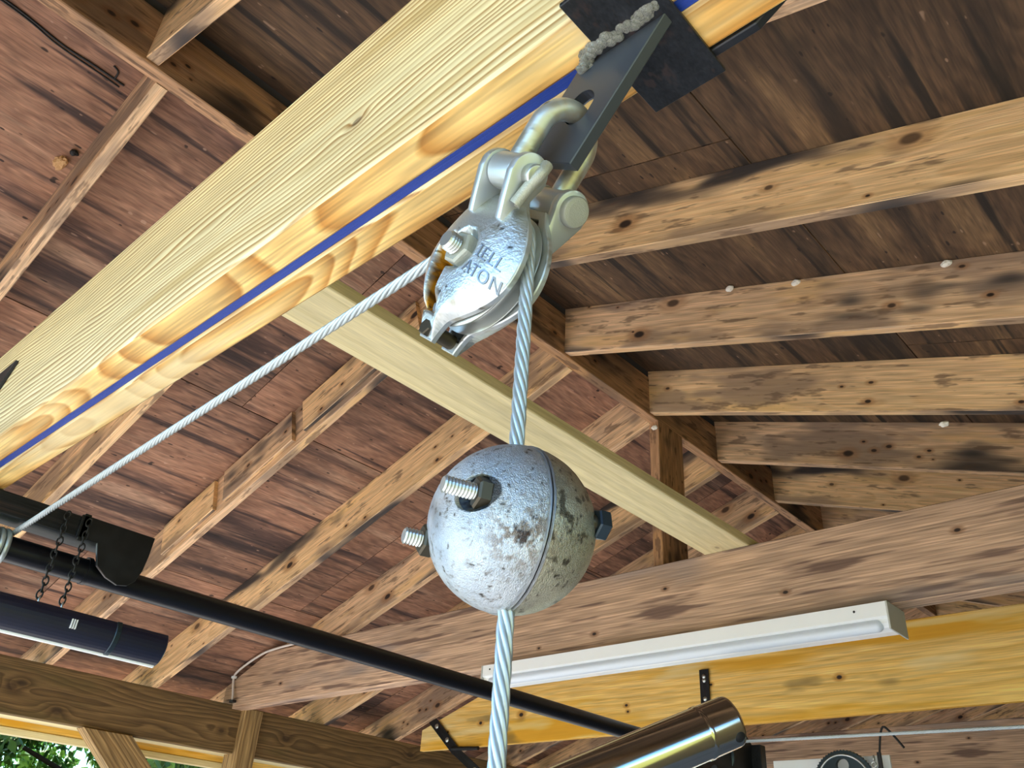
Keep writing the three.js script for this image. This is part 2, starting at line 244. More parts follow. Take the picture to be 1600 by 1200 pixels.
// ------------------------------------------------------------------ the setting: slab, ground, roof
const XA = -0.95, XB = 10.6, RZ = -1.88, SL = 1 / 3;    // roof from XA to XB, ridge at RZ, pitch SL
const lowL = (z) => 2.55 + SL * z, lowR = (z) => 1.94 - SL * (z - RZ), DEP = 0.22;   // underside of the rafters, and their depth
{
  const g = new THREE.BoxGeometry(20, 0.15, 12.5); g.translate(2, -0.075, -4.6);
  const u = g.attributes.uv; for (let i = 0; i < u.count; i++) u.setXY(i, u.getX(i) * 8, u.getY(i) * 5);
  struct(part('floor', g, M.concrete));
  const q = new THREE.BoxGeometry(90, 0.2, 90); q.translate(0, -0.18, 0);
  const u2 = q.attributes.uv; for (let i = 0; i < u2.count; i++) u2.setXY(i, u2.getX(i) * 60, u2.getY(i) * 60);
  struct(part('ground', q, M.grass));
}
{ // plywood sheets laid across the rafters, a covering on top
  const deck = group('ceiling');
  const side = (zr, ze, low, mat) => {
    const len = Math.hypot(ze - zr, SL * (ze - zr)), rows = Math.ceil(len / 1.22), dz = Math.sign(ze - zr) * 1.22 / Math.hypot(1, SL);
    for (let r = 0; r < rows; r++) {
      let x = XA - (r % 2) * 1.22;
      for (let k = 0; x < XB; k++, x += 2.44) {
        const a0 = Math.max(x, XA) + 0.002, a1 = Math.min(x + 2.44, XB) - 0.002, z0 = zr + dz * r, z1 = Math.abs(dz * (r + 1)) > Math.abs(ze - zr) ? ze : zr + dz * (r + 1);
        if (a1 - a0 < 0.05) continue;
        const zm = (z0 + z1) / 2, w = Math.hypot(z1 - z0, SL * (z1 - z0)) - 0.004, slope = new V3(0, low(z1) - low(z0), z1 - z0).normalize();
        const y = low(zm) + DEP + 0.008;
        const m = board('plywood_sheet', P(a0, y, zm), P(a1, y, zm), w, 0.015, slope, mat, { L: 2.44, B: 1.22, uo: rnd() * 2.44, vo: rnd(), c: 0.001 });
        deck.add(m);
      }
    }
    const m2 = board('roof_covering', P(XA - 0.05, low((zr + ze) / 2) + DEP + 0.035, (zr + ze) / 2), P(XB + 0.05, low((zr + ze) / 2) + DEP + 0.035, (zr + ze) / 2), len + 0.06, 0.03, new V3(0, low(ze) - low(zr), ze - zr), M.roofing, {});
    deck.add(m2);
  };
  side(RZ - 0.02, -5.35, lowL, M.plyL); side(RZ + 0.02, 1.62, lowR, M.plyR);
  struct(deck);
}
// ridge board
tag(board('ridge_board', P(XA, 2.02, RZ), P(XB, 2.02, RZ), 0.20, 0.050, UPV, M.ridge, { L: 3.6 }), 'long ridge board running along the peak of the roof', 'ridge board');
// rafters
{
  const rafter = (x1, z0, z1, low, mat, label, grp, uo) => {
    const pts = [[z0, low(z0)], [z1, low(z1)], [z1, low(z1) + DEP], [z0, low(z0) + DEP]];
    const dir = new V3(0, low(z1) - low(z0), z1 - z0).normalize(); const hd = new V3(0, Math.abs(dir.z), -Math.sign(dir.z) * dir.y);
    const g = woodUV(prismX(pts, x1 - 0.038, x1, 0.0025), dir, hd, 3.6, 0.6, uo);
    const m = part('rafter', g, mat); m.position.y = EYE;
    tag(m, label, 'rafter', grp);
  };
  const lx = [-0.753, -0.143, 0.467, 1.10, 1.72, 2.315, 2.907]; while (lx[lx.length - 1] < XB - 0.7) lx.push(lx[lx.length - 1] + 0.61);
  const rx = [-0.80, -0.20, 0.41, 1.01, 1.64, 2.24, 2.85, 3.44, 4.03]; while (rx[rx.length - 1] < XB - 0.7) rx.push(rx[rx.length - 1] + 0.6);
  const word = (x, list, i) => x < 0.3 ? `, ${i ? 'second' : 'first'} one behind the viewer` : `, ${ORD[list.filter((q) => q > 0.3 && q < x).length]} from the top left of the view`;
  lx.forEach((x, i) => rafter(x, RZ - 0.02, -5.3, lowL, i % 2 ? M.raftB : M.raftA, 'brown rafter on the left roof slope' + word(x, lx, i), 'rafters of the left roof slope', 0.37 + i * 0.83));
  rx.forEach((x, i) => rafter(x, RZ + 0.02, 1.58, lowR, i % 2 ? M.raftA : M.raftB, 'stained rafter on the right roof slope' + word(x, rx, i), 'rafters of the right roof slope', 1.1 + i * 1.13));
}
// wall plates on both sides, tie beams, posts, braces
{
  const plate = (z0, z1, y0, y1, label, mat, uo) => { const m = board('wall_plate', P(XA, (y0 + y1) / 2, (z0 + z1) / 2), P(XB, (y0 + y1) / 2, (z0 + z1) / 2), y1 - y0, z1 - z0, UPV, mat, { L: 3.6, uo }); return tag(m, label, 'beam'); };
  plate(-4.925, -4.87, 0.662, 0.925, 'dark brown wavy-grained wall plate at the lower left eave', M.plate, 0.3);
  plate(-5.06, -4.925, 0.662, 0.70, 'cream filler strip under the dark wall plate', M.pale, 0.7);
  plate(-5.10, -5.06, 0.628, 0.86, 'yellow outer eave board behind the dark wall plate', M.yellow, 1.2);
  plate(-5.105, -5.055, 0.592, 0.626, 'pale pinkish trim strip along the bottom of the outer eave board', M.pale, 2.2);
  plate(1.11, 1.165, 0.662, 0.925, 'wall plate on the right side outside the view', M.plate, 1.9);
  const tie = (x0, label) => {
    const pts = [[-4.99, 0.902], [1.23, 0.902], [1.23, 1.0], [0.75, 1.205], [-4.58, 1.205], [-4.99, 1.04]];
    const g = woodUV(prismX(pts, x0, x0 + 0.078, 0.003), new V3(0, 0, 1), UPV, 4.8, 0.72, 4.9); const m = part('tie_beam', g, M.tie); m.position.y = EYE;
    tag(m, label, 'beam', 'tie beams across the shed');
  };
  tie(2.80, 'wide pinkish-brown tie beam with dark streaks above the white light fixture'); tie(6.34, 'far weathered tie beam behind the gear wheel at lower right'); tie(-0.78, 'tie beam behind the viewer');
  const post = (x, z, label) => { const m = board('post', P(x, -EYE, z), P(x, 0.912, z), 0.125, 0.14, XV, M.post, { L: 2.4, c: 0.005 }); tag(m, label, 'post', 'posts under the wall plates'); };
  post(2.93, -4.895, 'square timber post under the dark wall plate at lower left');
  post(6.42, -4.895, 'far square post under the left wall plate'); post(-0.72, -4.895, 'square post under the left wall plate behind the viewer');
  for (const [x, w] of [[-0.72, 'nearest'], [2.93, 'middle'], [6.42, 'far']]) post(x, 1.135, `${w} square post under the right wall plate`);
  {
    const sh = new THREE.Shape(); [[1.965, 0.660], [2.235, 0.660], [2.858, 0.10], [2.858, -0.145]].forEach(([x, y], i) => i ? sh.lineTo(x, y) : sh.moveTo(x, y));
    const e = new THREE.ExtrudeGeometry(sh, { depth: 0.085, bevelEnabled: true, bevelThickness: 0.003, bevelSize: 0.003, bevelOffset: -0.003, bevelSegments: 1 }); e.translate(0, EYE, -4.94);
    tag(part('knee_brace', woodUV(e, new V3(0.74, -0.67, 0), new V3(0.67, 0.74, 0), 2.4, 0.6, 0.4), M.post), 'slanted timber knee brace under the dark wall plate at lower left', 'brace');
  }
}
// pale board lying flat on the tie beams, king post under the ridge
tag(board('plank', P(0.62, 1.224, -1.52), P(2.90, 1.224, -1.52), 0.19, 0.038, ZV, M.pale, { L: 2.4, uo: 0.2 }), 'pale clean plank laid across the roof space behind the ball', 'plank');
tag(board('king_post', P(2.98, 1.205, -1.88), P(2.98, 1.92, -1.88), 0.2, 0.05, XV, M.ridge, { L: 2.4 }), 'short upright post under the ridge board behind the tie beam', 'post');
// the honey-coloured beam behind the light fixture
{
  const pts = [[-4.66, 0.852], [0.9, 0.852], [0.9, 1.1], [0.6, 1.25], [-3.86, 1.25], [-4.66, 0.985]];
  const m = part('header_beam', woodUV(prismX(pts, 4.145, 4.185, 0.003), new V3(0, 0, 1), UPV, 4.8, 0.84, 5.3), M.yellow); m.position.y = EYE;
  tag(m, 'honey-yellow knotty beam below the white light fixture', 'beam');
}

// ------------------------------------------------------------------ the doubled trolley beam
{
  const g = group('flitch_beam', P(0.357, 0.585, -1.9));
  const mk = (x0, x1, uo) => part('timber', woodUV(prismX([[-3.0, 0], [3.0, 0], [3.0, 0.242], [-3.0, 0.242]], x0, x1, 0.003), new V3(0, 0, 1), UPV, 2.4, 0.6, uo), M.pine, g);
  mk(-0.046, -0.0055, 1.35); mk(0.0055, 0.046, 0.15);
  const pl = part('steel_plate', boxBetween(-0.0055, 0.0055, 0.003, 0.235, -3, 3, 0.001), M.blue, g); pl.userData.label = 'blue painted steel plate between the timbers';
  tag(g, 'pale yellow doubled timber beam with a blue steel plate between its boards', 'beam');
}

// ------------------------------------------------------------------ steel saddle with its slanted hanger bar
const AX = Math.atan2(0.634, 0.774), BC = P(0.355, 0.424, -0.384);     // the block hangs AX off the plumb line, towards the winch
const tilted = (g, at) => { g.position.copy(at); g.rotation.x = AX; return g; };   // local y runs up along the bar, local z across it
{
  const g = group('beam_saddle', P(0.357, 0.580, -0.19));
  part('saddle_plate', boxBetween(-0.062, 0.068, 0, 0.0045, -0.075, -0.008, 0.001), M.black, g);
  // side cheeks: one on each side of the beam, flared towards the viewer
  for (const s of [-1, 1]) {
    const x0 = s < 0 ? -0.055 : 0.047, pts = [[-0.075, 0.0045], [0.03, 0.0045], [0.055, 0.02], [0.055, 0.12], [-0.05, 0.12], [-0.05, 0.04], [-0.075, 0.03]];
    const ch = part('cheek', prismX(pts, x0, x0 + 0.008, 0.001), M.black, g);
    for (const [z, y] of [[-0.02, 0.085], [0.03, 0.085]]) part('bolt_head', flat(hexNut(new V3(s < 0 ? x0 : x0 + 0.008, y, z), new V3(s, 0, 0), 0.010, 0.007)), M.dark, ch);
  }
  // hanger bar, drawn in the block's own slanted axes
  const top = (z) => 0.1978 + 0.819 * z + 0.0102, slot = []; for (let i = 0; i < 28; i++) { const a = i / 28 * 2 * Math.PI; slot.push([0.0035 + 0.0135 * Math.cos(a), 0.147 + 0.0135 * Math.sin(a) + (Math.sin(a) > 0 ? 0.004 : -0.003)]); }
  const bar = part('hanger_bar', prismX([[-0.0295, 0.095], [0.0335, 0.0985], [0.0385, top(0.0385)], [-0.0275, top(-0.0275)]], -0.005, 0.0055, 0.0008, [slot], 1), M.bar);
  bar.position.copy(BC).sub(g.position); bar.rotation.x = AX; g.add(bar);
  const bead = (pts, r) => { const m = []; pts.forEach(([x, y, z], i) => { const q = new THREE.SphereGeometry(r * rr(0.7, 1.2), 12, 8); q.scale(1, 0.45, 1); q.translate(x + rr(-0.001, 0.001), y, z); m.push(q); }); return mergeGeometries(m); };
  const run = (a, c, n) => [...Array(n)].map((_, i) => a.map((v, k) => lerp(v, c[k], i / (n - 1))));
  const scat = (pts, n, sp) => pts.flatMap((p) => [...Array(n)].map(() => p.map((v, k) => v + rr(-sp, sp) * (k === 1 ? 0.4 : 1))));
  part('weld_bead', bead(scat(run([-0.014, 0.0015, -0.086], [-0.016, 0.0015, -0.020], 24), 4, 0.0035), 0.0046), M.weld, g);
  part('weld_bead', bead(scat([[-0.011, -0.001, -0.089], [-0.010, -0.005, -0.093], [-0.007, -0.003, -0.091]], 7, 0.003), 0.0042), M.weld, g);
  part('weld_bead', bead(scat(run([0.008, -0.002, -0.075], [0.012, -0.003, -0.062], 4), 5, 0.003), 0.003), M.weld, g);
  tag(g, 'black steel saddle with a slotted hanger bar under the doubled beam', 'bracket');
}
// small black strap on the side of the doubled beam at the left edge
tag(part('beam_clip', prismX([[-1.60, 0.70 + EYE], [-1.56, 0.70 + EYE], [-1.50, 0.755 + EYE], [-1.62, 0.755 + EYE]], 0.305, 0.3105, 0.0008), M.black), 'black steel clip on the side of the pale doubled beam at the left', 'clip');

// ------------------------------------------------------------------ snatch block
const castTone = (k) => (x, y, z) => { const n = fb3(x * 220 + k, y * 220, z * 220), m = fb3(x * 60, y * 60 + k, z * 60); let c = L3(lin(176, 184, 190), lin(206, 210, 208), m); c = L3(c, lin(150, 146, 128), 0.7 * sst(fb3(x * 90, y * 90, z * 90 + k), 0.52, 0.7)); if (n > 0.72) c = L3(c, lin(60, 52, 40), sst(n, 0.72, 0.78)); return c; };
{
  const g = tilted(group('snatch_block'), BC);
  const prof = [[0.062, 0.019], [0.052, 0.0275], [0.040, 0.042], [0.028, 0.052], [0.012, 0.0595], [-0.004, 0.061], [-0.018, 0.056], [-0.032, 0.043], [-0.043, 0.027], [-0.051, 0.0155], [-0.060, 0.0115], [-0.0705, 0.0095]];
  const curve = new THREE.CatmullRomCurve3(prof.map(([y, h]) => new V3(0, y, h)), false, 'catmullrom', 0.5).getPoints(60);
  const outline = [...curve.map((p) => [p.z, p.y]), ...curve.slice().reverse().map((p) => [-p.z, p.y])];
  const half = (y) => { for (let i = 0; i < curve.length - 1; i++) if (y <= curve[i].y && y >= curve[i + 1].y) return lerp(curve[i].z, curve[i + 1].z, (curve[i].y - y) / (curve[i].y - curve[i + 1].y)); return 0.01; };
  const RIM = 0.0135, BUL = 0.0165;
  const seg = (py, pz, ay, az, by, bz) => { const t = clamp(((py - ay) * (by - ay) + (pz - az) * (bz - az)) / ((by - ay) ** 2 + (bz - az) ** 2), 0, 1); return [Math.hypot(py - lerp(ay, by, t), pz - lerp(az, bz, t)), t]; };
  const pocket = (y, z) => { const [d, t] = seg(y, z, -0.003, -0.021, -0.046, -0.011), r = lerp(0.0165, 0.0055, t), w = z < lerp(-0.021, -0.011, t) ? 0.0065 : 0.0018; return 1 - sst(d, r - w, r + 0.0012); };
  const seat = (y, z) => 1 - sst(Math.hypot(y - 0.003, z - 0.001), 0.0145, 0.019);
  const surf = (y, z, near) => {
    const cy = 0.002, dy = y - cy, r = Math.hypot(dy / (dy > 0 ? 0.062 : 0.071), z / 0.0605);
    const rho = clamp(Math.max(Math.abs(z) / Math.max(half(y), 0.004), Math.abs(dy) / (dy > 0 ? 0.060 : 0.0725)), 0, 1);
    let h = BUL * (1 - Math.pow(Math.max(rho, Math.min(r, 1) * 0.9), 2.6));
    if (near) { const p = pocket(y, z), s = seat(y, z); h = lerp(h, Math.min(h, 0.0095), s); h = lerp(h, -0.004, p); }
    return RIM + Math.max(h, -0.0045);
  };
  for (const near of [true, false]) {
    const sx = near ? -1 : 1, N = outline.length, MR = 34, pos = [], idx = [];
    for (let k = 0; k <= MR; k++) for (let i = 0; i < N; i++) {
      const q = k / MR, z = outline[i][0] * q, y = 0.002 + (outline[i][1] - 0.002) * q;
      pos.push(sx * (k === MR ? RIM : surf(y, z, near)), y, z);
    }
    for (let k = 0; k < MR; k++) for (let i = 0; i < N; i++) { const a = k * N + i, b = k * N + (i + 1) % N, c = a + N, d = b + N; if (near) idx.push(a, c, b, b, c, d); else idx.push(a, b, c, b, d, c); }
    const geo = new THREE.BufferGeometry(); geo.setAttribute('position', new THREE.Float32BufferAttribute(pos, 3)); geo.setIndex(idx); geo.computeVertexNormals();
    geo.setAttribute('uv', new THREE.Float32BufferAttribute(pos.flatMap((_, i) => i % 3 === 0 ? [pos[i + 1] * 12, pos[i + 2] * 12] : []), 2));
    const tone = castTone(near ? 3 : 40);
    tint(geo, (x, y, z) => { const c = tone(x, y, z); return near ? L3(c, L3(lin(196, 142, 42), lin(96, 66, 24), sst(vn3(x * 300, y * 300, z * 300), 0.45, 0.65)), sst(pocket(y, z), 0.08, 0.3)) : c; });
    const plate = part('side_plate', geo, M.galv, g);
    // thick rim behind the bulge
    const inner = outline.map(([z, y]) => [z * 0.82, 0.002 + (y - 0.002) * 0.86]);
    const rim = prismX(outline, near ? -RIM - 0.001 : RIM - 0.0045, near ? -RIM + 0.0045 : RIM + 0.001, 0.0009, [inner]);
    part('rim', tint(flat(rim), castTone(9)), M.galvSmooth, plate);
    // two lugs that carry the shackle leg between them
    for (const s of [-1, 1]) {
      const sh = new THREE.Shape(), R = 0.0165, cx = sx * 0.025, cy = 0.074;
      const o = sx < 0 ? 1 : -1;
      const pts = [[sx * 0.011, 0.030], [sx * 0.0285, 0.034], [sx * 0.034, 0.048], [cx + sx * R * 0.98, cy - 0.006]];
      for (let a = -0.2; a <= Math.PI + 0.5; a += 0.2) pts.push([cx + sx * R * Math.cos(a), cy + R * Math.sin(a)]);
      pts.push([sx * 0.013, 0.055]);
      pts.forEach(([x, y], i) => i ? sh.lineTo(x, y) : sh.moveTo(x, y));
      const lg = new THREE.ExtrudeGeometry(sh, { depth: 0.0056, bevelEnabled: true, bevelThickness: 0.0012, bevelSize: 0.0012, bevelOffset: -0.0012, bevelSegments: 2 }); lg.translate(0, 0, (s < 0 ? -0.0185 : 0.0225) - 0.0028);
      part('lug', tint(flat(lg), castTone(20 + s)), M.galvSmooth, plate);
    }
    if (near) { // raised cast lettering, tinted darker to stand in for its shaded edges
      const font = await new FontLoader().loadAsync('fonts/droid/droid_sans_regular.typeface.json');
      for (const [txt, y0, z0] of [['IELL', 0.0015, 0.0235], ['ATON', -0.0125, 0.0185]]) {
        const t = new TextGeometry(txt, { font, size: 0.0098, depth: 0.0009, curveSegments: 4 }), p = t.attributes.position; t.computeBoundingBox();
        for (let i = 0; i < p.count; i++) { const z = z0 + p.getX(i) * 1.12, y = y0 + p.getY(i) - 0.16 * p.getX(i); p.setXYZ(i, -surf(y, z, true) - p.getZ(i) + 0.00015, y, z); }
        t.computeVertexNormals(); part('cast_lettering', tint(t, () => lin(128, 136, 148)), M.galv, plate);
      }
    }
  }
  // grooved sheave
  const sp = [[0.008, -0.0085], [0.050, -0.0085], [0.0535, -0.0075], [0.0535, -0.0062], [0.0455, -0.0046], [0.0425, -0.002], [0.042, 0], [0.0425, 0.002], [0.0455, 0.0046], [0.0535, 0.0062], [0.0535, 0.0075], [0.050, 0.0085], [0.008, 0.0085]];
  part('sheave', latheBetween(new V3(0, 0, 0), XV, sp, 96), M.zinc, g);
  // axle with nut
  const ax = part('axle', cylBetween(new V3(-0.024, 0.002, 0.001), new V3(0.033, 0.002, 0.001), 0.0085), M.zinc, g);
  part('nut', flat(hexNut(new V3(-0.0225, 0.002, 0.001), new V3(-1, 0, 0), 0.0145, 0.011)), M.zincDull, ax);
  part('thread', flat(threadRod(new V3(-0.030, 0.002, 0.001), new V3(-1, 0, 0), 0.0082, 0.0145, 0.0024)), M.zinc, ax);
  // shackle through the slot of the hanger bar
  const pth = new THREE.CurvePath(); const arc = []; for (let i = 0; i <= 24; i++) { const a = Math.PI - i / 24 * Math.PI; arc.push(new V3(0.025 * Math.cos(a), 0.118 + 0.025 * Math.sin(a), 0)); }
  const sc = new THREE.CatmullRomCurve3([new V3(-0.025, 0.076, 0), new V3(-0.025, 0.09, 0), new V3(-0.025, 0.105, 0), ...arc, new V3(0.025, 0.105, 0), new V3(0.025, 0.09, 0), new V3(0.025, 0.076, 0)], false, 'catmullrom', 0.5);
  const bow = part('shackle', tint(new THREE.TubeGeometry(sc, 90, 0.009, 20), (x, y, z) => { const c = castTone(60)(x, y, z); return L3(c, lin(176, 160, 124), 0.5 * sst(fb3(x * 120, y * 120, z * 120), 0.4, 0.65)); }), M.galvSmooth, g);
  for (const s of [-1, 1]) {
    part('shackle_eye', tint(latheBetween(new V3(s * 0.025, 0.074, -0.0135), ZV, [[0.006, 0], [0.0135, 0], [0.0148, 0.002], [0.0148, 0.029], [0.0135, 0.031], [0.006, 0.031]], 32), castTone(70)), M.galvSmooth, bow);
    const pin = part('shackle_pin', cylBetween(new V3(s * 0.025, 0.074, -0.031), new V3(s * 0.025, 0.074, 0.033), 0.0082), M.zincDull, g);
    if (s > 0) part('pin_head', latheBetween(new V3(0.025, 0.074, 0.0255), ZV, [[0.0001, 0], [0.0125, 0], [0.0125, 0.006], [0.0112, 0.0072], [0.0001, 0.0075]], 32), M.zincDull, pin);
    else { // bent retaining clip through the pin's end
      part('pin_end', latheBetween(new V3(-0.025, 0.074, 0.0255), ZV, [[0.0001, 0], [0.0088, 0], [0.0088, 0.009], [0.0076, 0.0105], [0.0001, 0.0105]], 24), M.zinc, pin);
      const cl = new THREE.CatmullRomCurve3([new V3(-0.021, 0.086, 0.033), new V3(-0.024, 0.077, 0.0365), new V3(-0.025, 0.067, 0.034), new V3(-0.0255, 0.056, 0.0315), new V3(-0.026, 0.048, 0.0305)]);
      part('retaining_clip', new THREE.TubeGeometry(cl, 30, 0.0048, 12), M.zincDull, pin);
    }
  }
  // bolt and spacer at the foot of the plates
  part('spacer', cylBetween(new V3(-0.009, -0.0625, 0), new V3(0.009, -0.0625, 0), 0.0062), M.dark, g);
  const fb_ = part('foot_bolt', cylBetween(new V3(-0.020, -0.0625, 0), new V3(0.018, -0.0625, 0), 0.0038), M.dark, g);
  part('nut', flat(hexNut(new V3(-0.0145, -0.0625, 0), new V3(-1, 0, 0), 0.0072, 0.006)), M.dark, fb_);
  part('bolt_head', flat(hexNut(new V3(0.0145, -0.0625, 0), new V3(1, 0, 0), 0.0072, 0.005)), M.dark, fb_);
  tag(g, 'grey cast snatch block with raised lettering hanging from a shackle', 'pulley');
}
// ------------------------------------------------------------------ wire rope
// strands laid round a path that lies in a plane; B is the normal of that plane
function ropeStrands(pts, B, parent, mat, r, pitch, twist = 0) {
  const len = [0]; for (let i = 1; i < pts.length; i++) len.push(len[i - 1] + pts[i].distanceTo(pts[i - 1]));
  const T = new V3(), N = new V3(), rs = r * 0.40, off = r * 0.60, NS = 6, RAD = 10;
  for (let k = 0; k < NS; k++) {
    const pos = [], nor = [], idx = [];
    for (let i = 0; i < pts.length; i++) {
      T.subVectors(pts[Math.min(i + 1, pts.length - 1)], pts[Math.max(i - 1, 0)]).normalize(); N.crossVectors(B, T).normalize();
      const BB = new V3().crossVectors(T, N), ph = twist - len[i] / pitch * 2 * Math.PI + k / NS * 2 * Math.PI;
      const c = pts[i].clone().addScaledVector(N, off * Math.cos(ph)).addScaledVector(BB, off * Math.sin(ph));
      for (let j = 0; j < RAD; j++) {
        const a = j / RAD * 2 * Math.PI, lob = 1 + 0.07 * Math.cos(5 * (a + len[i] / (pitch * 0.28)));
        const d = N.clone().multiplyScalar(Math.cos(a)).addScaledVector(BB, Math.sin(a));
        pos.push(c.x + d.x * rs * lob, c.y + d.y * rs * lob, c.z + d.z * rs * lob);
        if (i) { const p = (i - 1) * RAD + j, q = (i - 1) * RAD + (j + 1) % RAD; idx.push(p, q, p + RAD, q, q + RAD, p + RAD); }
      }
    }
    const g = new THREE.BufferGeometry(); g.setAttribute('position', new THREE.Float32BufferAttribute(pos, 3)); g.setIndex(idx); g.computeVertexNormals();
    part('strand', g, mat, parent);
  }
}
const PIPE = { y: 0.4985, z: -1.69, r: 0.0235 };
{
  const g = group('hoist_rope'), pts = [], cy = 0.424, cz = -0.384, r = 0.047, D = [0.525, -1.688];
  const dy = D[0] - cy, dz = D[1] - cz, d = Math.hypot(dy, dz), al = Math.atan2(dy, dz) - Math.acos(r / d);
  const t1 = [cy + r * Math.sin(al), cz + r * Math.cos(al)];
  for (let i = 0; i <= 420; i++) { const t = i / 420; pts.push(P(lerp(0.452, 0.355, t), lerp(D[0], t1[0], t), lerp(D[1], t1[1], t))); }
  for (let i = 1; i <= 30; i++) { const a = lerp(al, 0, i / 30); pts.push(P(0.355, cy + r * Math.sin(a), cz + r * Math.cos(a))); }
  for (let i = 1; i <= 460; i++) pts.push(P(0.355, cy - i * 0.0028, cz + r));
  ropeStrands(pts, XV, g, M.rope, 0.0052, 0.075);
  const coil = []; for (let i = 0; i <= 400; i++) { const a = Math.PI / 2 + i / 400 * 2 * Math.PI * 9; coil.push(P(0.452 - i / 400 * 0.095, PIPE.y + (PIPE.r + 0.005) * Math.sin(a), PIPE.z - (PIPE.r + 0.005) * Math.cos(a) * -1)); }
  part('drum_wraps', new THREE.TubeGeometry(new THREE.CatmullRomCurve3(coil), 700, 0.005, 8), M.rope, g);
  tag(g, 'grey twisted wire rope running over the snatch block and down through the ball', 'rope');
}
// ------------------------------------------------------------------ two-piece cast ball clamped on the rope
{
  const R = 0.0518, g = group('overhaul_ball', P(0.355, 0.1965, -0.337));
  // seam plane holds the rope; its normal turns to the right of the view
  const t = new V3(-0.3492, 0, 0.9371), n = new V3(-0.9371, 0, -0.3492);   // n points to the left half
  const dirOf = (a, b, c) => n.clone().multiplyScalar(a).addScaledVector(t, b).addScaledVector(UPV, c).normalize();
  const rust = dirOf(0.30, 0.90, -0.42), rust2 = dirOf(0.40, 0.85, -0.12);
  const tone = (left) => (x, y, z) => {
    const m = fb3(x * 70 + 5, y * 70, z * 70), f = fb3(x * 330, y * 330 + 3, z * 330), w = fb3(x * 140, y * 140, z * 140 + 7);
    let c = left ? L3(lin(168, 178, 190), lin(212, 218, 222), m) : L3(lin(140, 138, 122), lin(190, 188, 168), m);  // side reflections painted into the colour: left half bluish, right half khaki
    c = L3(c, lin(120, 112, 100), 0.6 * sst(f, 0.55, 0.75));
    const d = new V3(x, y, z).normalize(), q = Math.max(1 - d.distanceTo(rust) / 0.62, 0.8 - d.distanceTo(rust2) / 0.4);
    c = L3(c, lin(112, 90, 66), clamp(q * 1.4, 0, 1) * 0.8 * sst(0.45 * w + 0.55 * fb3(x * 520, y * 520, z * 520 + 4), 0.42, 0.6));
    c = L3(c, lin(50, 34, 24), 0.9 * (1 - sst(d.distanceTo(rust) + 0.22 * (f - 0.5) + 0.12 * (w - 0.5), 0.04, 0.10)));
    if (f > 0.735) c = L3(c, lin(40, 36, 30), 0.9 * sst(f, 0.735, 0.77));
    if (!left) c = L3(c, lin(52, 44, 34), 0.8 * sst(fb3(x * 160, y * 160 + 9, z * 160), 0.6, 0.7));
    return c;
  };
  for (const left of [true, false]) {
    const s = left ? 1 : -1, geo = new THREE.SphereGeometry(R, 300, 150, 0, 2 * Math.PI, 0, Math.PI / 2 - 0.012), p = geo.attributes.position, v = new V3();
    for (let i = 0; i < p.count; i++) { v.fromBufferAttribute(p, i); const k = 1 + 0.006 * (fb3(v.x * 260, v.y * 260, v.z * 260 + (left ? 0 : 50)) - 0.5) + 0.010 * (fb3(v.x * 45, v.y * 45, v.z * 45) - 0.5); const edge = sst(v.y, 0.0003, 0.004); v.multiplyScalar(k * lerp(0.985, 1, edge)); p.setXYZ(i, v.x, v.y, v.z); }
    geo.computeVertexNormals(); const u = geo.attributes.uv; for (let i = 0; i < u.count; i++) u.setXY(i, u.getX(i) * 10, u.getY(i) * 5);
    geo.applyQuaternion(new THREE.Quaternion().setFromUnitVectors(UPV, n.clone().multiplyScalar(s)));
    const bore = (x, y, z) => { const q = new V3(x, y, z); return 1 - sst(Math.hypot(q.dot(t) - 0.62 * R, q.y - 0.04 * R), 0.0106, 0.0116); };
    if (left) { for (let i = 0; i < p.count; i++) { v.fromBufferAttribute(p, i); const k = bore(v.x, v.y, v.z); if (k > 0) { v.addScaledVector(n, k * (Math.min(v.dot(n), 0.64 * R) - v.dot(n))); p.setXYZ(i, v.x, v.y, v.z); } } geo.computeVertexNormals(); }
    const tn = tone(left); part('ball_half', tint(geo, (x, y, z) => left ? L3(tn(x, y, z), lin(46, 40, 34), 0.85 * sst(bore(x, y, z), 0.2, 0.8)) : tn(x, y, z)), M.galvBall, g);  // recess round the nut darkened in colour as painted shade
    const lip = new THREE.TorusGeometry(R * 0.991, 0.0009, 10, 160); lip.applyQuaternion(new THREE.Quaternion().setFromUnitVectors(ZV, n)); lip.translate(n.x * s * 0.0013, n.y * s * 0.0013, n.z * s * 0.0013);
    part('seam_lip', tint(lip, () => lin(170, 174, 178)), M.galvBall, g);
  }
  part('core', tint(new THREE.SphereGeometry(R * 0.96, 48, 32), () => lin(30, 28, 26)), M.galvBall, g);
  for (const [b, c] of [[0.62, 0.04], [-0.42, -0.22]]) {
    const a = Math.sqrt(1 - b * b - c * c), at = (k) => n.clone().multiplyScalar(k * R).addScaledVector(t, b * R).addScaledVector(UPV, c * R);
    const near = b > 0, base = at(a - (near ? 0.16 : 0.08));
    const bolt = part('clamp_bolt', cylBetween(at(-a + 0.02), base, 0.0052), M.dark, g);
    part('nut', flat(hexNut(base, n, 0.0098, 0.0085)), M.dark, bolt);
    part('thread', flat(threadRod(base.clone().addScaledVector(n, 0.006), n, 0.0052, near ? 0.022 : 0.0135, 0.0021)), M.zinc, bolt);
    part('bolt_head', flat(hexNut(at(-a + (near ? 0.03 : -0.02)), n.clone().negate(), 0.0098, 0.0085)), M.gear, bolt);
  }
  tag(g, 'grey cast metal ball made of two bolted halves on the wire rope', 'ball');
}
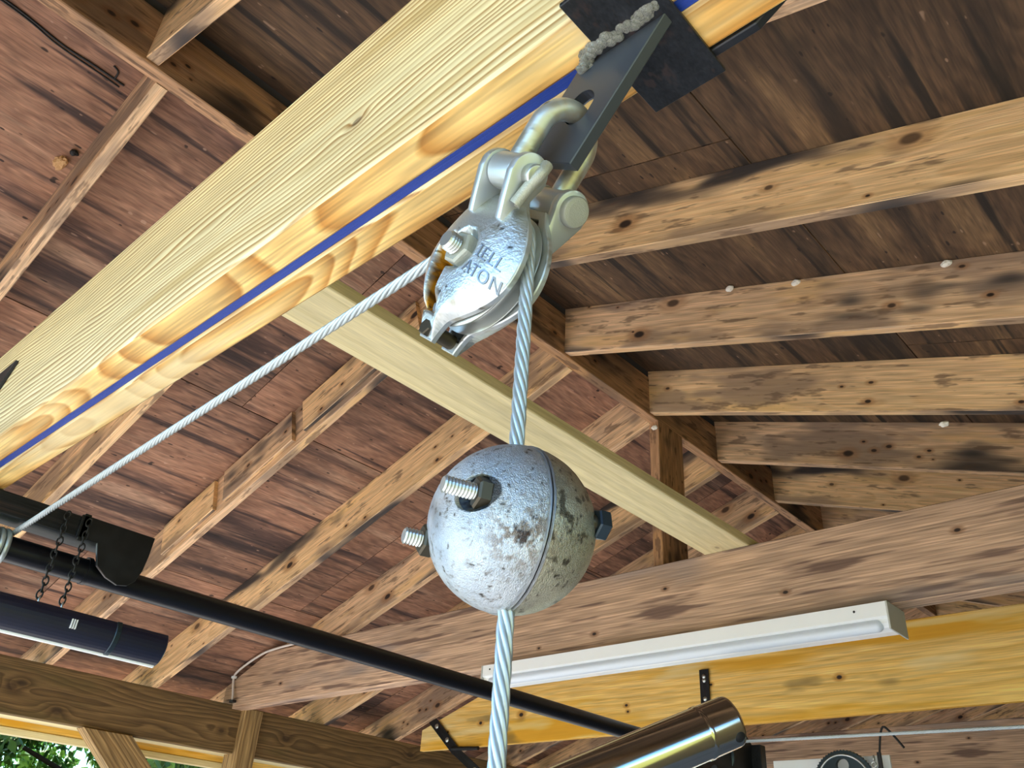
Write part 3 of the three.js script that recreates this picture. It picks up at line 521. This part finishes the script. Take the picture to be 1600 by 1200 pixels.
// ------------------------------------------------------------------ line-shaft winch: channel, end plate, long black pipe
{
  const g = group('drum_winch');
  part('channel', boxBetween(-0.6, 0.69, 0.541 + EYE, 0.583 + EYE, -1.705, -1.645, 0.003), M.black, g);
  const sh = new THREE.Shape(); [[0.545, 0.583], [0.690, 0.583], [0.688, 0.545], [0.684, 0.515], [0.676, 0.492], [0.664, 0.480], [0.645, 0.476], [0.620, 0.484], [0.598, 0.500], [0.592, 0.520], [0.586, 0.541], [0.545, 0.541]].forEach(([x, y], i) => i ? sh.lineTo(x, y) : sh.moveTo(x, y));
  const ep = new THREE.ExtrudeGeometry(sh, { depth: 0.005, bevelEnabled: true, bevelThickness: 0.001, bevelSize: 0.001, bevelSegments: 1 }); ep.translate(0, EYE, -1.644);
  part('end_plate', ep, M.black, g);
  const strap = part('hook_strap', boxBetween(0.548, 0.560, 0.535 + EYE, 0.5875 + EYE, -1.6435, -1.638, 0.0008), M.rubber, g);
  tag(g, 'black steel winch frame with end plate at the left edge', 'winch');
  const p = group('line_shaft');
  part('pipe', cylBetween(P(-0.6, PIPE.y, PIPE.z), P(2.798, PIPE.y - 0.004, PIPE.z), PIPE.r, 40), M.pipe, p);
  part('coupling', cylBetween(P(0.595, PIPE.y, PIPE.z), P(0.603, PIPE.y, PIPE.z), PIPE.r + 0.003, 32), M.pipe, p);
  part('coupling', cylBetween(P(2.62, PIPE.y, PIPE.z), P(2.78, PIPE.y, PIPE.z), PIPE.r + 0.010, 32), M.gear, p);
  part('coupling', cylBetween(P(2.66, PIPE.y, PIPE.z), P(2.68, PIPE.y, PIPE.z), PIPE.r + 0.014, 32), M.gear, p);
  tag(p, 'long black pipe shaft slanting across the lower part of the view', 'pipe');
}
// black half-round heater on chains
{
  const g = group('heater'), L0 = -0.55, L1 = 0.742, cy = 0.374, cz = -1.603, R = 0.036, pts = [];
  for (let i = 0; i <= 24; i++) { const a = 0.55 - i / 24 * (Math.PI + 1.1); pts.push([cz + R * Math.cos(a), cy + R * Math.sin(a)]); }
  const body = part('housing', prismX(pts, L0, L1, 0.002), M.blackPaint, g); body.position.y = EYE;
  const band = part('end_band', prismX(pts.map(([z, y]) => [cz + (z - cz) * 1.05, cy + (y - cy) * 1.05]), 0.640, 0.650, 0.001), M.gear, g); band.position.y = EYE;
  const rim = part('bottom_trim', cylBetween(P(L0, cy - 0.0345, cz + 0.006), P(L1 - 0.004, cy - 0.0345, cz + 0.006), 0.0042, 12), M.white, g);
  for (let i = 0; i < 3; i++) part('label_line', boxBetween(0.560 + i * 0.004, 0.562 + i * 0.004, cy - 0.012 + EYE, cy + 0.004 + EYE, cz + R - 0.003, cz + R + 0.0025, 0.0003), M.white, body).position.y = -EYE;
  tag(g, 'shiny black half-round heater hanging from chains at lower left', 'heater');
  const chain = (x, z, y0, y1, label) => {
    const c = group('chain'), n = Math.round((y1 - y0) / 0.0125), lg = new THREE.TorusGeometry(0.0058, 0.0017, 8, 18); lg.scale(0.8, 1.35, 1);
    for (let i = 0; i < n; i++) { const m = part('link', lg, i < 2 ? M.zinc : M.rubber, c); m.position.copy(P(x + 0.0012 * Math.sin(i * 2.1), y0 + 0.006 + i * 0.0125, z)); m.rotation.y = i % 2 ? 1.25 : -0.35; m.rotation.z = 0.12 * Math.sin(i * 1.7); }
    tag(c, label, 'chain', 'chains of the black heater');
  };
  chain(0.556, -1.628, 0.388, 0.575, 'right-hand thin chain holding the black heater'); chain(0.515, -1.628, 0.388, 0.575, 'left-hand thin chain holding the black heater');
}
// ------------------------------------------------------------------ polished tube at the lower right, carried by a mast outside the view
{
  const a = new V3(0.1584, 1.2338, -1.5566), b = new V3(1.2950, 1.8718, -0.7178), dir = b.clone().sub(a).normalize(), R = 0.0405;
  const g = group('polished_tube');
  const prof = [[R - 0.003, 0], [R, 0], [R, 1.49], [R + 0.0012, 1.492], [R + 0.0012, 1.497], [R, 1.499], [R, 1.545], [R - 0.0012, 1.55], [R - 0.003, 1.548], [R - 0.003, 1.2]];
  part('tube', latheBetween(a, dir, prof, 72), M.chrome, g);
  const out = new V3(0.82, -0.31, 2.26); out.addScaledVector(dir, -out.dot(dir)).normalize();
  part('hole', latheBetween(b.clone().addScaledVector(dir, -0.012).addScaledVector(out, R - 0.0022), out, [[0.0001, 0.003], [0.0085, 0.0026], [0.0088, 0]], 28), M.rubber, g);
  part('end_disc', latheBetween(b.clone().addScaledVector(dir, -0.01), dir, [[0.0001, 0], [R - 0.003, 0]], 40), M.gear, g);
  const foot = a.clone(); foot.y = 0; part('mast', cylBetween(foot, a.clone().add(new V3(0, 0.05, 0)), 0.045, 40), M.gear, g);
  tag(g, 'polished steel tube with a seam ring rising at the lower right', 'tube');
}
// white batten light fixture under the tie beam (switched off)
{
  const g = group('batten_light'), z0 = -2.74, z1 = -0.94, x = 2.752;
  const sh = new THREE.Shape(); [[0, 0], [0, -0.046], [0.012, -0.052], [0.012, -0.066], [0.024, -0.078], [0.05, -0.086], [0.09, -0.086], [0.116, -0.078], [0.128, -0.066], [0.128, -0.052], [0.14, -0.046], [0.14, 0]].forEach(([a, b], i) => i ? sh.lineTo(a, b) : sh.moveTo(a, b));
  const h = new THREE.ExtrudeGeometry(sh, { depth: z1 - z0 - 0.012, bevelEnabled: false }); h.translate(x, 0.9 + EYE, z0 + 0.006);
  part('housing', h, M.white, g);
  part('lens', new THREE.CapsuleGeometry(0.020, z1 - z0 - 0.10, 8, 24).rotateX(Math.PI / 2).translate(x + 0.02, 0.9 - 0.070 + EYE, (z0 + z1) / 2), M.lens, g);
  for (const z of [z0, z1 - 0.006]) part('end_cap', boxBetween(x - 0.003, x + 0.143, 0.9 - 0.09 + EYE, 0.9 + EYE, z, z + 0.006, 0.001), M.whiteEnd, g);
  for (const [z, y] of [[z0 + 0.05, -0.02], [z1 - 0.11, -0.02]]) part('rivet', new THREE.SphereGeometry(0.004, 10, 8).translate(x, 0.9 + y + EYE, z), M.rubber, g);
  tag(g, 'white batten light fixture mounted under the brown tie beam', 'light fixture');
}
// steel straps on the honey beam
{
  const g = group('hanger_strap'), x = 4.138;
  part('strap', boxBetween(x - 0.006, x, 0.62 + EYE, 1.142 + EYE, -2.46, -2.405, 0.001), M.black, g);
  for (const y of [1.105, 1.085, 0.99, 0.80]) part('screw_head', latheBetween(P(x - 0.006, y, -2.432), new V3(-1, 0, 0), [[0.012, 0], [0.010, 0.005], [0.0001, 0.007]], 16), M.zinc, g);
  tag(g, 'short black steel strap screwed to the honey beam above the polished tube', 'strap');
  const g2 = group('hanger_strap'), a = P(4.13, 1.05, -4.56), b = P(4.13, 0.835, -4.30), c = P(4.135, 0.66, -4.02);
  g2.add(board('strap', a, b, 0.062, 0.006, ZV, M.black, { c: 0.0005 })); g2.add(board('strap', b, c, 0.055, 0.006, ZV, M.black, { c: 0.0005 }));
  for (const t of [0.25, 0.68]) { const q = a.clone().lerp(b, t); part('screw_head', latheBetween(q.add(new V3(-0.003, 0, 0)), new V3(-1, 0, 0), [[0.016, 0], [0.012, 0.006], [0.0001, 0.008]], 16), M.zinc, g2); }
  part('screw_head', latheBetween(b.clone().lerp(c, 0.7).add(new V3(-0.006, 0, 0)), new V3(-1, 0, 0.6), [[0.014, 0], [0.010, 0.006], [0.0001, 0.008]], 16), M.zinc, g2);
  part('pin', cylBetween(P(4.12, 0.845, -4.32), P(4.12, 0.835, -4.08), 0.012, 12), M.rubber, g2);
  tag(g2, 'bent black steel strap at the left end of the honey beam', 'strap');
}
// driven end of the shaft: bearing block, gear wheel, second rope, white panel
{
  const g = group('winch_drive');
  const body = new THREE.Shape(); [[2.70, 0.425], [3.12, 0.425], [3.12, 0.545], [3.06, 0.590], [2.92, 0.598], [2.80, 0.575], [2.70, 0.56]].forEach(([x, y], i) => i ? body.lineTo(x, y) : body.moveTo(x, y));
  const bg = new THREE.ExtrudeGeometry(body, { depth: 0.02, bevelEnabled: true, bevelThickness: 0.002, bevelSize: 0.002, bevelSegments: 1 }); bg.translate(0, EYE, -1.66);
  part('bearing_plate', bg, M.black, g);
  part('drum', latheBetween(P(2.80, PIPE.y, PIPE.z), XV, [[0.0001, 0], [0.06, 0], [0.06, 0.01], [0.035, 0.012], [0.035, 0.14], [0.06, 0.142], [0.06, 0.152], [0.0001, 0.152]], 40), M.gear, g);
  part('arm', boxBetween(3.09, 3.13, 0.36 + EYE, 0.56 + EYE, -1.70, -1.60, 0.003), M.black, g);
  part('crank', cylBetween(P(2.75, 0.43, -1.60), P(3.25, 0.405, -1.52), 0.014, 16), M.rubber, g);
  tag(g, 'black winch drive at the end of the shaft beside the polished tube', 'winch');
  const w = group('gear_wheel'), GR = 0.115, gp = [], C = P(3.24, 0.435, -1.36); for (let i = 0; i < 120; i++) { const a = i / 120 * 2 * Math.PI, r = GR - (i % 2 ? 0.004 : 0); gp.push([r * Math.cos(a), r * Math.sin(a)]); }
  const hl = []; for (let k = 0; k < 5; k++) { const a = k / 5 * 2 * Math.PI + 0.3, h = []; for (let i = 0; i < 16; i++) { const b = i / 16 * 2 * Math.PI; h.push([0.062 * Math.cos(a) + 0.025 * Math.cos(b), 0.062 * Math.sin(a) + 0.025 * Math.sin(b)]); } hl.push(h); }
  part('toothed_disc', prismX(gp, -0.008, 0.008, 0.001, hl), M.gear, w); part('hub', cylBetween(new V3(-0.025, 0, 0), new V3(0.03, 0, 0), 0.026), M.gear, w); part('inner_ring', new THREE.TorusGeometry(0.097, 0.004, 8, 60).rotateY(Math.PI / 2).translate(-0.008, 0, 0), M.zinc, w);
  w.position.copy(C); tag(w, 'dark toothed gear wheel in front of the white panel at lower right', 'gear');
  const pn = part('panel', boxBetween(3.30, 3.31, 0.30 + EYE, 0.535 + EYE, -1.66, -1.212, 0.002), M.white); tag(pn, 'white painted panel behind the gear wheel', 'panel');
  const hk = group('chain_hook'); const hx = 3.24;
  part('wire', new THREE.TubeGeometry(new THREE.CatmullRomCurve3([P(hx, 0.46, -1.235), P(hx, 0.535, -1.222), P(hx, 0.605, -1.205), P(hx, 0.618, -1.195), P(hx, 0.60, -1.175), P(hx, 0.545, -1.135)]), 40, 0.004, 8), M.rubber, hk);
  part('hook_bar', boxBetween(hx - 0.004, hx + 0.004, 0.36 + EYE, 0.535 + EYE, -1.232, -1.218, 0.001), M.rubber, hk);
  for (let i = 0; i < 5; i++) { const m = part('link', new THREE.TorusGeometry(0.009, 0.0028, 8, 16), M.zinc, hk); m.position.copy(P(hx - 0.006, 0.515 - i * 0.02, -1.243 - (i % 2) * 0.003)); m.rotation.y = i % 2 ? 1.4 : 0.2; }
  tag(hk, 'black bent wire hook with a short chain beside the gear wheel', 'hook');
  const r2 = group('second_rope'), p2 = []; for (let i = 0; i <= 240; i++) { const t = i / 240; p2.push(P(lerp(2.90, 2.93, t), lerp(0.540, 0.505, t), lerp(-1.66, 1.0, t))); }
  ropeStrands(p2, XV, r2, M.rope, 0.0055, 0.075); tag(r2, 'thin light wire rope running level from the winch to the right', 'rope');
}
// pale cable clipped along the end of the tie beam
{
  const c = new THREE.CatmullRomCurve3([P(2.775, 0.935, -4.84), P(2.782, 0.975, -4.86), P(2.785, 1.09, -4.90), P(2.788, 1.115, -4.88), P(2.79, 1.195, -4.64), P(2.792, 1.21, -4.5), P(2.79, 1.215, -4.2)]);
  const g = group('cable'); part('sheath', new THREE.TubeGeometry(c, 60, 0.007, 10), M.wire, g); part('clip', boxBetween(2.775, 2.797, 1.078 + EYE, 1.092 + EYE, -4.915, -4.885, 0.002), M.white, g); part('staple', boxBetween(2.765, 2.79, 0.93 + EYE, 0.945 + EYE, -4.86, -4.82, 0.002), M.rubber, g);
  tag(g, 'pale electric cable bent over the left end of the tie beam', 'cable');
}
// wood cleats nailed on the fifth left rafter's neighbour
{
  const at = (x, z, len) => { const d = new V3(0, SL, 1).normalize(), c = P(x, lowL(z) + 0.115, z); return [c.clone().addScaledVector(d, -len / 2), c.clone().addScaledVector(d, len / 2)]; };
  [[-2.50, 0.72, 'upper'], [-3.15, 0.50, 'middle'], [-3.66, 0.42, 'lower']].forEach(([z, len, w], i) => { const [a, b] = at(1.72 - 0.038 - 0.010, z, len); tag(board('cleat', a, b, 0.165, 0.019, new V3(0, 1, -SL), i % 2 ? M.raftA : M.raftB, { L: 3.6 }), `${w} wooden cleat nailed to the side of a left slope rafter`, 'cleat', 'cleats on a left rafter'); });
}
// white mud specks where the rafters meet the boards
[[2.203, 1.806, -0.865, 'second right rafter beside the pulley'], [2.203, 1.658, -0.418, 'second right rafter near the frame edge'], [2.19, 1.885, -1.096, 'boards left of the second right rafter'], [2.811, 1.481, -0.668, 'third right rafter'], [2.876, 1.885, -1.872, 'upright post under the ridge']].forEach(([x, y, z, w]) => {
  const geo = new THREE.IcosahedronGeometry(0.011, 2), p = geo.attributes.position; for (let i = 0; i < p.count; i++) { const k = 0.75 + 0.5 * vn3(p.getX(i) * 180 + x * 9, p.getY(i) * 180, p.getZ(i) * 180); p.setXYZ(i, p.getX(i) * k, p.getY(i) * k, p.getZ(i) * 1.4 * k); }
  geo.computeVertexNormals(); const m = part('mud_speck', geo, M.mud); m.position.copy(P(x - 0.004, y, z)); tag(m, `small white speck of dried mud on the ${w}`, 'mud speck', 'mud specks');
});
// black wire pair and a mud nest on the boards at the upper left
{
  const y = (z) => lowL(z) + DEP - 0.004, g = group('wire_pair');
  const mk = (pts, r) => part('wire', new THREE.TubeGeometry(new THREE.CatmullRomCurve3(pts.map(([x, z]) => P(x, y(z), z))), 40, r, 8), M.rubber, g);
  mk([[-0.5, -2.112], [0.07, -2.113], [0.22, -2.128], [0.31, -2.126], [0.403, -2.127]], 0.0034); mk([[-0.5, -2.118], [0.1, -2.122], [0.2, -2.136], [0.33, -2.138], [0.395, -2.140]], 0.0026); mk([[0.35, -2.092], [0.368, -2.100], [0.372, -2.126]], 0.0028);
  tag(g, 'thin black wires along the roof boards at the upper left corner', 'wire');
  const lump = (r, sx, sz, k) => { const geo = new THREE.IcosahedronGeometry(r, 3), p = geo.attributes.position; for (let i = 0; i < p.count; i++) { const q = 0.7 + 0.6 * vn3(p.getX(i) * 110 + k, p.getY(i) * 110, p.getZ(i) * 110); p.setXYZ(i, p.getX(i) * q * sx, p.getY(i) * q * 0.6, p.getZ(i) * q * sz); } geo.computeVertexNormals(); return geo; };
  const n = group('mud_nest'); part('nest_body', lump(0.028, 0.7, 1.2, 3), M.clay, n).position.copy(P(0.392, y(-2.47), -2.47)); part('nest_opening', lump(0.016, 0.8, 0.9, 8), M.rubber, n).position.copy(P(0.404, y(-2.41) - 0.004, -2.41));
  tag(n, 'small tan mud nest with a dark opening beside the upper left rafter', 'nest');
}
// ------------------------------------------------------------------ gable boards far away, unseen near and right walls, trees outside
{
  const g = group('wall_far');  // end wall hidden from view; dark boards cut bounce light
  for (let i = 0; i < 33; i++) { const z = -5.1 + i * 0.2, h = Math.min(lowL(z), lowR(z), lowL(z + 0.2), lowR(z + 0.2)) + 0.2; g.add(board('board', P(XB - 0.03, -1.6, z + 0.1), P(XB - 0.03, h, z + 0.1), 0.194, 0.02, ZV, M.plate, { L: 3.6, B: 0.6 })); }
  struct(g);
}
{
  const g = group('unseen_wall_near');  // unseen gable boards behind the viewer, blocking light from above
  for (let i = 0; i < 33; i++) { const z = -5.1 + i * 0.2, h = Math.min(lowL(z), lowR(z), lowL(z + 0.2), lowR(z + 0.2)) + 0.2; g.add(board('board', P(XA + 0.03, 0.92, z + 0.1), P(XA + 0.03, Math.max(h, 0.95), z + 0.1), 0.194, 0.02, ZV, M.plate, { L: 3.6, B: 0.6 })); }
  struct(g);
}
{
  const g = group('unseen_wall_right');  // out of view; dark boards keep light off the right-hand faces
  for (let x = 1.1; x < XB - 0.05; x += 0.2) g.add(board('board', P(x + 0.1, -1.6, 1.24), P(x + 0.1, 0.70, 1.24), 0.194, 0.02, XV, M.plate, { L: 3.6, B: 0.6 }));
  struct(g);
}
{
  const leaf = new THREE.BufferGeometry(); leaf.setAttribute('position', new THREE.Float32BufferAttribute([0, 0, 0, 0.028, 0.045, 0.008, 0, 0.05, -0.004, -0.028, 0.045, 0.008, 0, 0.11, 0.012], 3)); leaf.setIndex([0, 1, 2, 0, 2, 3, 1, 4, 2, 2, 4, 3]); leaf.computeVertexNormals();
  const tree = (x, z, h, r, n, label) => {
    const t = group('tree', new V3(x, 0, z));
    part('trunk', new THREE.CylinderGeometry(0.07, 0.14, h * 0.8, 12).translate(0, h * 0.4 - 0.1, 0), M.bark, t);
    for (let i = 0; i < 7; i++) { const a = i * 2.4; part('branch', cylBetween(new V3(0, h * (0.3 + 0.06 * i), 0), new V3(Math.cos(a) * r * 0.7, h * (0.45 + 0.06 * i), Math.sin(a) * r * 0.7), 0.035, 8, 0.012), M.bark, t); }
    const im = new THREE.InstancedMesh(leaf, M.leaf, n), m = new THREE.Matrix4(), q = new THREE.Quaternion(), c = new THREE.Color(), blobs = [...Array(64)].map(() => { const a = rr(0, 6.283), k = Math.sqrt(rnd()); return [Math.cos(a) * r * k, rr(0.08, 1) * h, Math.sin(a) * r * k, rr(0.3, 0.6)]; });
    for (let i = 0; i < n; i++) {
      const b = blobs[i % 64], d = new V3(rr(-1, 1), rr(-1, 1), rr(-1, 1)).normalize().multiplyScalar(b[3] * Math.pow(rnd(), 0.4));
      q.setFromEuler(new THREE.Euler(rr(0, 6.3), rr(0, 6.3), rr(0, 6.3))); const s = rr(0.8, 1.7);
      m.compose(new V3(b[0] + d.x, Math.max(0.1, b[1] + d.y), b[2] + d.z), q, new V3(s, s, s)); im.setMatrixAt(i, m);
      const k = rnd(); im.setColorAt(i, c.setRGB(0.06 + 0.16 * k, 0.16 + 0.22 * k, 0.03 + 0.03 * rnd()));
    }
    im.name = 'foliage'; im.userData.kind = 'stuff'; im.castShadow = im.receiveShadow = true; t.add(im);
    tag(t, label, 'tree', 'trees outside the shed');
  };
  tree(4.4, -9.6, 4.2, 2.3, 60000, 'leafy green tree seen under the left eave beside the brace'); tree(7.4, -10.0, 4.4, 2.0, 34000, 'leafy green tree further along behind the left post'); tree(1.9, -9.9, 4.2, 2.0, 34000, 'leafy tree left of the view'); tree(9.6, -11.5, 4.8, 1.8, 9000, 'leafy tree at the far end of the shed');
}

renderer.render(scene, camera);
